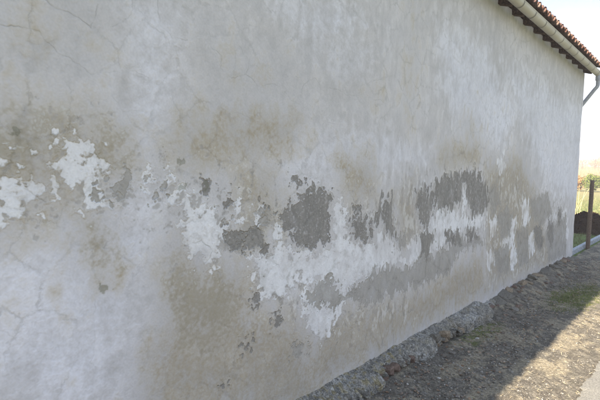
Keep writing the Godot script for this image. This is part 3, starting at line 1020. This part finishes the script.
# ---------------------------------------------------------------- verge
func build_verge_details() -> void:
	var n1 := noise(1.4, 101, 4)
	var n2 := noise(9.0, 102, 4)
	var rows := []
	var cols := []
	var xs := []
	var x := -6.0
	while x < 16.0:
		xs.append(x)
		x += 0.025
	for j in 61:
		var z := lerpf(-0.02, 1.36, j / 60.0)
		var row := []
		var col := []
		for px in xs:
			row.append(Vector3(px, verge_height(px, z), z))
			var a := n1.get_noise_2d(px, z * 1.8)
			var b := n2.get_noise_2d(px, z)
			var soil := Color(0.105, 0.096, 0.082).lerp(Color(0.158, 0.145, 0.122), smoothstep(-0.2, 0.3, b))
			var c := soil.lerp(Color(0.28, 0.245, 0.18), smoothstep(-0.05, 0.25, a + 0.6 * b) * 0.6)     # pale dusty patches, anywhere on the strip
			var moss := smoothstep(0.34, 0.12, Vector2((px - 6.9) * 0.42, z - 0.66).length() + 0.25 * b)
			moss = maxf(moss, 0.8 * smoothstep(0.3, 0.05, Vector2((px - 4.6) * 0.3, z - 0.27).length() * 2.0 + 0.3 * b))
			c = c.lerp(Color(0.095, 0.115, 0.02), moss * 0.85)
			col.append(c * 2.0)
		rows.append(row)
		cols.append(col)
	var soil_mat := rough_mat(lin(0.36, 0.35, 0.34), lin(0.5, 0.49, 0.48), lin(0.68, 0.67, 0.655), 0.45, 0.03, 111, 0.9, true)
	tag(put("verge", sheet(rows, true, cols), soil_mat), "", "", "", "structure")
	# gravel
	var r := RandomNumberGenerator.new()
	r.seed = 55
	for kind in 3:
		var count := 3600
		var mm := MultiMesh.new()
		mm.transform_format = MultiMesh.TRANSFORM_3D
		mm.use_colors = true
		mm.mesh = stone_mesh(r, Vector3(1.0, [0.6, 0.75, 0.5][kind], [0.8, 0.9, 0.65][kind]), 10, 0.4)
		mm.instance_count = count
		for i in count:
			var px := 1.8 + 12.0 * pow(r.randf(), 1.6)
			var z := r.randf_range(0.2, 1.3)
			var s := 0.006 + 0.02 * pow(r.randf(), 3.0)
			if z > 0.8: s *= 0.8
			var b := Basis.from_euler(Vector3(r.randf() * 0.6, r.randf() * TAU, r.randf() * 0.6)).scaled(Vector3.ONE * s)
			mm.set_instance_transform(i, Transform3D(b, Vector3(px, verge_height(px, z) + s * 0.12, z)))
			var c := Color(0.16, 0.148, 0.13).lerp(Color(0.44, 0.42, 0.385), r.randf() * r.randf())
			if r.randf() < 0.3: c = c.darkened(0.35)
			mm.set_instance_color(i, c)
		var o := MultiMeshInstance3D.new()
		o.name = numbered("gravel")
		o.multimesh = mm
		o.material_override = plain_mat(Color.WHITE, 0.95, true)
		add_child(o)
		tag(o, ["small angular grey gravel strewn over the earth verge", "small rounded pebbles strewn over the earth verge", "small flat stone chips strewn over the earth verge"][kind], "gravel", "", "stuff")
	# dead leaves, straw and twigs
	litter(r, "leaf_litter", "brown dead leaf scraps lying on the verge by the wall", "leaves", 1700, Vector2(0.022, 0.016), [Color(0.16, 0.095, 0.055), Color(0.24, 0.16, 0.095), Color(0.10, 0.065, 0.045)], 0.2, 0.75)
	litter(r, "straw_litter", "pale dry straw lying on the verge beside the lane", "straw", 1500, Vector2(0.045, 0.003), [Color(0.44, 0.37, 0.25), Color(0.38, 0.31, 0.2), Color(0.30, 0.245, 0.16)], 0.55, 1.32)
	grass_patch("grass", "low green moss and grass tuft at the shadow edge on the verge", Vector3(6.9, 0, 0.66), Vector2(1.1, 0.24), 2600, 0.028, [Color(0.11, 0.135, 0.025), Color(0.15, 0.16, 0.04), Color(0.08, 0.105, 0.02)], 0.3)
	# loose stones big enough to pick out
	var grey := rough_mat(lin(0.11, 0.10, 0.085), lin(0.17, 0.155, 0.135), lin(0.24, 0.225, 0.20), 0.25, 0.03, 121, 0.5)
	var white_stone := rough_mat(lin(0.28, 0.27, 0.25), lin(0.38, 0.37, 0.345), lin(0.46, 0.45, 0.43), 0.25, 0.02, 124, 0.5)
	var spots := [[4.42, 0.31, 0.035, 1], [4.12, 0.36, 0.035, 0], [5.2, 0.25, 0.06, 0], [5.66, 0.27, 0.085, 0], [6.1, 0.25, 0.07, 0], [3.35, 0.42, 0.028, 1], [5.9, 0.36, 0.04, 0], [3.0, 0.37, 0.035, 0], [7.3, 0.3, 0.06, 0], [3.9, 0.29, 0.05, 0], [4.75, 0.33, 0.03, 0]]
	for s in spots:
		var o := put("loose_stone", stone_mesh(r, Vector3(s[2] * 1.4, s[2] * 0.6, s[2]), 14, 0.5), white_stone if s[3] else grey)
		o.position = Vector3(s[0], verge_height(s[0], s[1]) + s[2] * 0.08, s[1])
		o.rotation.y = r.randf() * TAU
		tag(o, "pale stone chip lying loose on the dark gravel below the mortar ledge" if s[3] else "grey brown loose stone lying on the dark gravel below the wall", "stone", "pale loose chips on the verge" if s[3] else "grey loose stones on the verge")

func litter(r: RandomNumberGenerator, called: String, label: String, category: String, count: int, size: Vector2, colors: Array, z0: float, z1: float) -> void:
	var mesh := sheet([[Vector3(-0.5, 0.02, 0), Vector3(-0.2, 0.1, -0.5), Vector3(0.25, 0.06, -0.42), Vector3(0.5, 0.0, 0)], [Vector3(-0.5, 0.0, 0.02), Vector3(-0.2, 0.0, 0.5), Vector3(0.25, 0.18, 0.42), Vector3(0.5, 0.02, 0.02)]])
	var mm := MultiMesh.new()
	mm.transform_format = MultiMesh.TRANSFORM_3D
	mm.use_colors = true
	mm.mesh = mesh
	mm.instance_count = count
	for i in count:
		var x := 1.8 + 11.0 * pow(r.randf(), 1.4)
		var z := r.randf_range(z0, z1)
		var s := r.randf_range(0.6, 1.4)
		var b := Basis.from_euler(Vector3(r.randf_range(-0.35, 0.35), r.randf() * TAU, r.randf_range(-0.3, 0.3))) * Basis.from_scale(Vector3(size.x, minf(size.x, size.y * 3.0), size.y) * s)
		mm.set_instance_transform(i, Transform3D(b, Vector3(x, verge_height(x, z) + 0.004, z)))
		mm.set_instance_color(i, colors[r.randi() % colors.size()].lightened(r.randf() * 0.1))
	var o := MultiMeshInstance3D.new()
	o.name = numbered(called)
	o.multimesh = mm
	o.material_override = plain_mat(Color.WHITE, 0.9, true)
	add_child(o)
	tag(o, label, category, "", "stuff")

func grass_patch(called: String, label: String, at: Vector3, half: Vector2, count: int, tall: float, colors: Array, clump: float) -> void:
	var r := RandomNumberGenerator.new()
	r.seed = hash(called + label)
	var blade := sheet([[Vector3(-0.06, 0, 0), Vector3(0.06, 0, 0)], [Vector3(-0.045, 0.5, 0.08), Vector3(0.045, 0.5, 0.08)], [Vector3(-0.004, 1.0, 0.34), Vector3(0.004, 1.0, 0.34)]])
	var n := noise(2.2, 303, 3)
	var mm := MultiMesh.new()
	mm.transform_format = MultiMesh.TRANSFORM_3D
	mm.use_colors = true
	mm.mesh = blade
	mm.instance_count = count
	for i in count:
		var p := Vector3.ZERO
		for t in 8:
			p = at + Vector3(r.randf_range(-half.x, half.x), 0, r.randf_range(-half.y, half.y))
			var e := Vector2((p.x - at.x) / half.x, (p.z - at.z) / half.y).length()
			if n.get_noise_2d(p.x, p.z) > clump * (r.randf() - 0.6) and (half.x > 2.0 or e < r.randf_range(0.6, 1.0)): break
		var s := tall * r.randf_range(0.5, 1.3)
		var y := verge_height(p.x, p.z) if p.z > 0.0 and p.x < 16.0 else -0.012
		var b := Basis.from_euler(Vector3(r.randf_range(-0.5, 0.5), r.randf() * TAU, r.randf_range(-0.4, 0.4))).scaled(Vector3(s, s, s))
		mm.set_instance_transform(i, Transform3D(b, Vector3(p.x, y - 0.002, p.z)))
		mm.set_instance_color(i, colors[r.randi() % colors.size()].lightened(r.randf() * 0.08))
	var o := MultiMeshInstance3D.new()
	o.name = numbered(called)
	o.multimesh = mm
	var m := plain_mat(Color.WHITE, 0.8, true)
	m.backlight_enabled = true
	m.backlight = Color(0.12, 0.14, 0.05)
	o.material_override = m
	add_child(o)
	tag(o, label, "grass", "", "stuff")

# ---------------------------------------------------------------- beyond the corner
func build_beyond_corner() -> void:
	# concrete edging that carries on the line of the wall
	var concrete := rough_mat(lin(0.22, 0.235, 0.26), lin(0.30, 0.32, 0.345), lin(0.38, 0.40, 0.42), 0.6, 0.015, 131, 0.3)
	for i in 3:
		var o := put("concrete_edging", bevel_box(Vector3(2.0, 0.24, 0.075), 0.012), concrete)
		o.position = Vector3(11.16 + i * 2.015, -0.03, -0.135)
		o.rotation.y = [0.004, -0.003, 0.005][i]
		tag(o, ["pale blue grey concrete edging board touching the wall corner", "pale blue grey concrete edging board just past the wooden post", "concrete edging board farthest from the wall corner"][i], "edging", "concrete edging boards in line with the wall")
	var wood := rough_mat(lin(0.10, 0.072, 0.055), lin(0.155, 0.115, 0.09), lin(0.22, 0.17, 0.135), 0.3, 0.025, 141, 0.6)
	var rows := []
	var n := noise(3.0, 145, 3)
	for j in 15:
		var y := -0.05 + 1.53 * j / 14.0
		var row := []
		for k in 17:
			var a := TAU * (k % 16) / 16.0
			var rad := 0.042 * (1.0 + 0.1 * n.get_noise_2d(cos(a) * 2.0 + y, sin(a) * 2.0)) * (0.9 if j == 14 else 1.0)
			row.append(Vector3(cos(a) * rad + 0.01 * n.get_noise_1d(y), y, sin(a) * rad))
		rows.append(row)
	var top := []
	for k in 17: top.append(Vector3(0.003, 1.483, 0.0))
	rows.append(top)
	var post := thing("fence_post", Vector3(11.62, 0, -0.035))
	tag(post, "brown weathered wooden post standing beside the concrete edging past the corner", "post")
	put("post", sheet(rows, false), wood, post)
	put("wire_staple", tube([Vector3(-0.06, 1.2, 0.012), Vector3(-0.068, 1.2, 0.0), Vector3(-0.06, 1.2, -0.012)], 0.003, 6), plain_mat(lin(0.2, 0.2, 0.2), 0.4), post)
	# heap
	var heap_rows := []
	var hn := noise(2.4, 151, 5)
	for j in 17:
		var f := j / 16.0
		var row := []
		for k in 65:
			var a := TAU * (k % 64) / 64.0
			var rr := 1.0 + 0.18 * hn.get_noise_2d(cos(a) * 0.9, sin(a) * 0.9)
			var y := 0.55 * pow(cos(f * PI / 2), 0.9)
			var p := Vector3(cos(a) * f * 0.62 * rr, y, sin(a) * f * 0.95 * rr)
			var d := 0.09 * hn.get_noise_3dv(p * 1.5) + 0.05 * hn.get_noise_3dv(p * 6.0)
			row.append(p + Vector3(cos(a) * d, d * (1.0 - f * 0.6), sin(a) * d) - Vector3(0, 0.03, 0))
		heap_rows.append(row)
	var heap := thing("soil_heap", Vector3(15.0, 0, -0.62))
	tag(heap, "dark brown rounded heap of earth and dead leaves on the grass behind the post", "heap")
	put("mound", sheet(heap_rows), rough_mat(lin(0.03, 0.018, 0.012), lin(0.055, 0.033, 0.022), lin(0.085, 0.055, 0.036), 0.3, 0.03, 153, 2.0), heap)
	var lr := RandomNumberGenerator.new()
	lr.seed = 9
	var leafm := SurfaceTool.new()
	leafm.begin(Mesh.PRIMITIVE_TRIANGLES)
	var scrap := sheet([[Vector3(-0.03, 0, 0), Vector3(0, 0.008, -0.016)], [Vector3(0, 0.004, 0.018), Vector3(0.03, 0, 0)]])
	for i in 900:
		var row: Array = heap_rows[lr.randi_range(1, 15)]
		var p: Vector3 = row[lr.randi() % 64]
		leafm.append_from(scrap, 0, Transform3D(Basis.from_euler(Vector3(lr.randf() * 2.0 - 1.0, lr.randf() * TAU, lr.randf() * 2.0 - 1.0)) * lr.randf_range(0.6, 1.5), p + Vector3(0, 0.012, 0)))
	var scraps := put("dead_leaves", leafm.commit(), plain_mat(lin(0.075, 0.04, 0.025), 0.9), heap)
	scraps.set_meta("kind", "stuff")
	# rough grass behind the edging and beyond
	grass_patch("meadow_grass", "short green grass behind the concrete edging in the building's shade", Vector3(13.6, 0, -2.6), Vector2(3.4, 2.4), 16000, 0.06, [Color(0.12, 0.15, 0.04), Color(0.17, 0.17, 0.06), Color(0.25, 0.22, 0.10)], 0.5)
	grass_patch("sunny_meadow", "sunlit yellowing meadow grass beyond the dark heap", Vector3(27.0, 0, -4.5), Vector2(10.0, 5.0), 20000, 0.10, [Color(0.12, 0.15, 0.04), Color(0.17, 0.17, 0.06), Color(0.25, 0.22, 0.10)], 0.5)
	# dry weed stalks
	var stalk_mat := plain_mat(lin(0.50, 0.42, 0.25), 0.8)
	for s in [[17.6, -1.85], [18.3, -2.15], [18.9, -1.7], [19.4, -2.5]]:
		var w := thing("dry_weed", Vector3(s[0], 0, s[1]))
		tag(w, "pale straw coloured dry weed stalks leaning beside the wall corner, behind the heap", "weed", "dry weeds behind the heap")
		for k in 7:
			var lean := Vector3(lr.randf_range(-0.3, 0.3), 0, lr.randf_range(-0.25, 0.45))
			var tall := lr.randf_range(0.7, 1.25)
			var foot := Vector3(lr.randf_range(-0.08, 0.08), -0.03, lr.randf_range(-0.12, 0.12))
			put("stalk", tube([foot, foot + Vector3(lean.x * 0.3, tall * 0.4, lean.z * 0.25), foot + Vector3(lean.x * 0.7, tall * 0.75, lean.z * 0.65), foot + Vector3(lean.x, tall, lean.z)], 0.012, 6, 0.005), stalk_mat, w)

# leafy crown: many small leaf faces spread through a lumpy volume
func crown_mesh(sd: int, size: Vector3, count: int, leaf: float) -> ArrayMesh:
	var r := RandomNumberGenerator.new()
	r.seed = sd
	var n := noise(1.1, sd, 3)
	var v := PackedVector3Array()
	var nn := PackedVector3Array()
	while v.size() < count * 6:
		var p := Vector3(r.randf_range(-1, 1), r.randf_range(-1, 1), r.randf_range(-1, 1))
		var edge := 0.85 + 0.45 * n.get_noise_3dv(p * 2.2)
		if p.length() > edge or p.length() < 0.25: continue
		if n.get_noise_3dv(p * 4.0 + Vector3(7, 0, 0)) < -0.12: continue
		var c := p * size / 2.0
		var b := Basis.from_euler(Vector3(r.randf() * TAU, r.randf() * TAU, r.randf() * TAU))
		var s := leaf * r.randf_range(0.6, 1.3)
		var a0 := c + b * Vector3(-s, 0, 0)
		var a1 := c + b * Vector3(0, s * 0.1, s * 0.5)
		var a2 := c + b * Vector3(s, 0, 0)
		var a3 := c + b * Vector3(0, s * 0.1, -s * 0.5)
		v.append_array([a0, a2, a1, a0, a3, a2])
		for k in 6: nn.append(b.y)
	var arr := []
	arr.resize(Mesh.ARRAY_MAX)
	arr[Mesh.ARRAY_VERTEX] = v
	arr[Mesh.ARRAY_NORMAL] = nn
	var am := ArrayMesh.new()
	am.add_surface_from_arrays(Mesh.PRIMITIVE_TRIANGLES, arr)
	return am

func build_background() -> void:
	var r := RandomNumberGenerator.new()
	r.seed = 88
	var leaf_mats := []
	for c in [lin(0.13, 0.16, 0.035), lin(0.20, 0.19, 0.05), lin(0.32, 0.19, 0.08)]:
		var m := plain_mat(c, 0.8)
		m.backlight_enabled = true
		m.backlight = Color(c.r * 0.5, c.g * 0.5, c.b * 0.5)
		leaf_mats.append(m)
	var bark := plain_mat(lin(0.12, 0.09, 0.065), 0.9)
	# shrubs of a hedge across the meadow
	for i in 13:
		var at := Vector3(52.0 + r.randf_range(-1.5, 1.5), 0, -16.0 + i * 1.35)
		var kind: int = [0, 1, 0, 2, 0, 1, 2, 0, 0, 1, 0, 2, 0][i]
		var h := r.randf_range(1.35, 1.8)
		var o := thing("hedge_shrub", at)
		tag(o, ["bushy green shrub of the hedge across the meadow", "yellow green shrub of the hedge across the meadow", "russet brown shrub of the hedge across the meadow"][kind], "shrub", "shrubs of the far hedge")
		put("crown", crown_mesh(500 + i, Vector3(1.7, h, 1.8), 1300, 0.09), leaf_mats[kind], o, Vector3(0, h * 0.52, 0))
		put("stem", tube([Vector3(0, -0.05, 0), Vector3(0.03, h * 0.3, 0.02), Vector3(0, h * 0.6, 0)], 0.04, 7, 0.02), bark, o)
	# bare pale vineyard rows climbing the slope behind the hedge
	var vine := plain_mat(lin(0.34, 0.23, 0.13), 0.9)
	for i in 9:
		var x := 68.0 + i * 9.0
		var o := thing("vine_row", Vector3(x, 0, 0))
		tag(o, "row of pale brown winter vines on the slope behind the hedge", "vines", "vine rows on the far slope")
		var st := SurfaceTool.new()
		st.begin(Mesh.PRIMITIVE_TRIANGLES)
		var stick := tube([Vector3(0, -0.1, 0), Vector3(0.04, 0.6, 0.03), Vector3(0, 1.1, 0)], 0.045, 5, 0.03)
		var cane := tube([Vector3(0, 0, 0), Vector3(0.02, 0.35, 0.1), Vector3(0, 0.8, 0.15)], 0.022, 4, 0.008)
		var z := -38.0
		while z < -1.0:
			var y := terrain(x, z)
			st.append_from(stick, 0, Transform3D(Basis(Vector3.UP, r.randf() * TAU), Vector3(r.randf_range(-0.1, 0.1), y, z)))
			for k in 6:
				st.append_from(cane, 0, Transform3D(Basis.from_euler(Vector3(r.randf_range(-0.5, 0.5), r.randf() * TAU, r.randf_range(-0.4, 0.4))), Vector3(0, y + 1.0, z + r.randf_range(-0.4, 0.4))))
			z += 0.9
		put("vines", st.commit(), vine, o)
	# bare winter trees on the rise
	for i in 20:
		var x := 170.0 + r.randf_range(-14.0, 14.0)
		var z := -50.0 + i * 1.7 + r.randf_range(-1.0, 1.0)
		var h := r.randf_range(2.2, 4.2)
		var o := thing("bare_tree", Vector3(x, terrain(x, z), z))
		tag(o, "hazy pale brown winter tree on the rise beyond the vines", "tree", "winter trees on the rise")
		put("trunk", tube([Vector3(0, -0.2, 0), Vector3(0.1, h * 0.35, 0.05), Vector3(0, h * 0.8, 0)], 0.16, 7, 0.05), bark, o)
		put("crown", crown_mesh(700 + i, Vector3(h * 1.3, h * 1.0, h * 1.5), 800, 0.13), vine, o, Vector3(0, h * 0.55, 0))
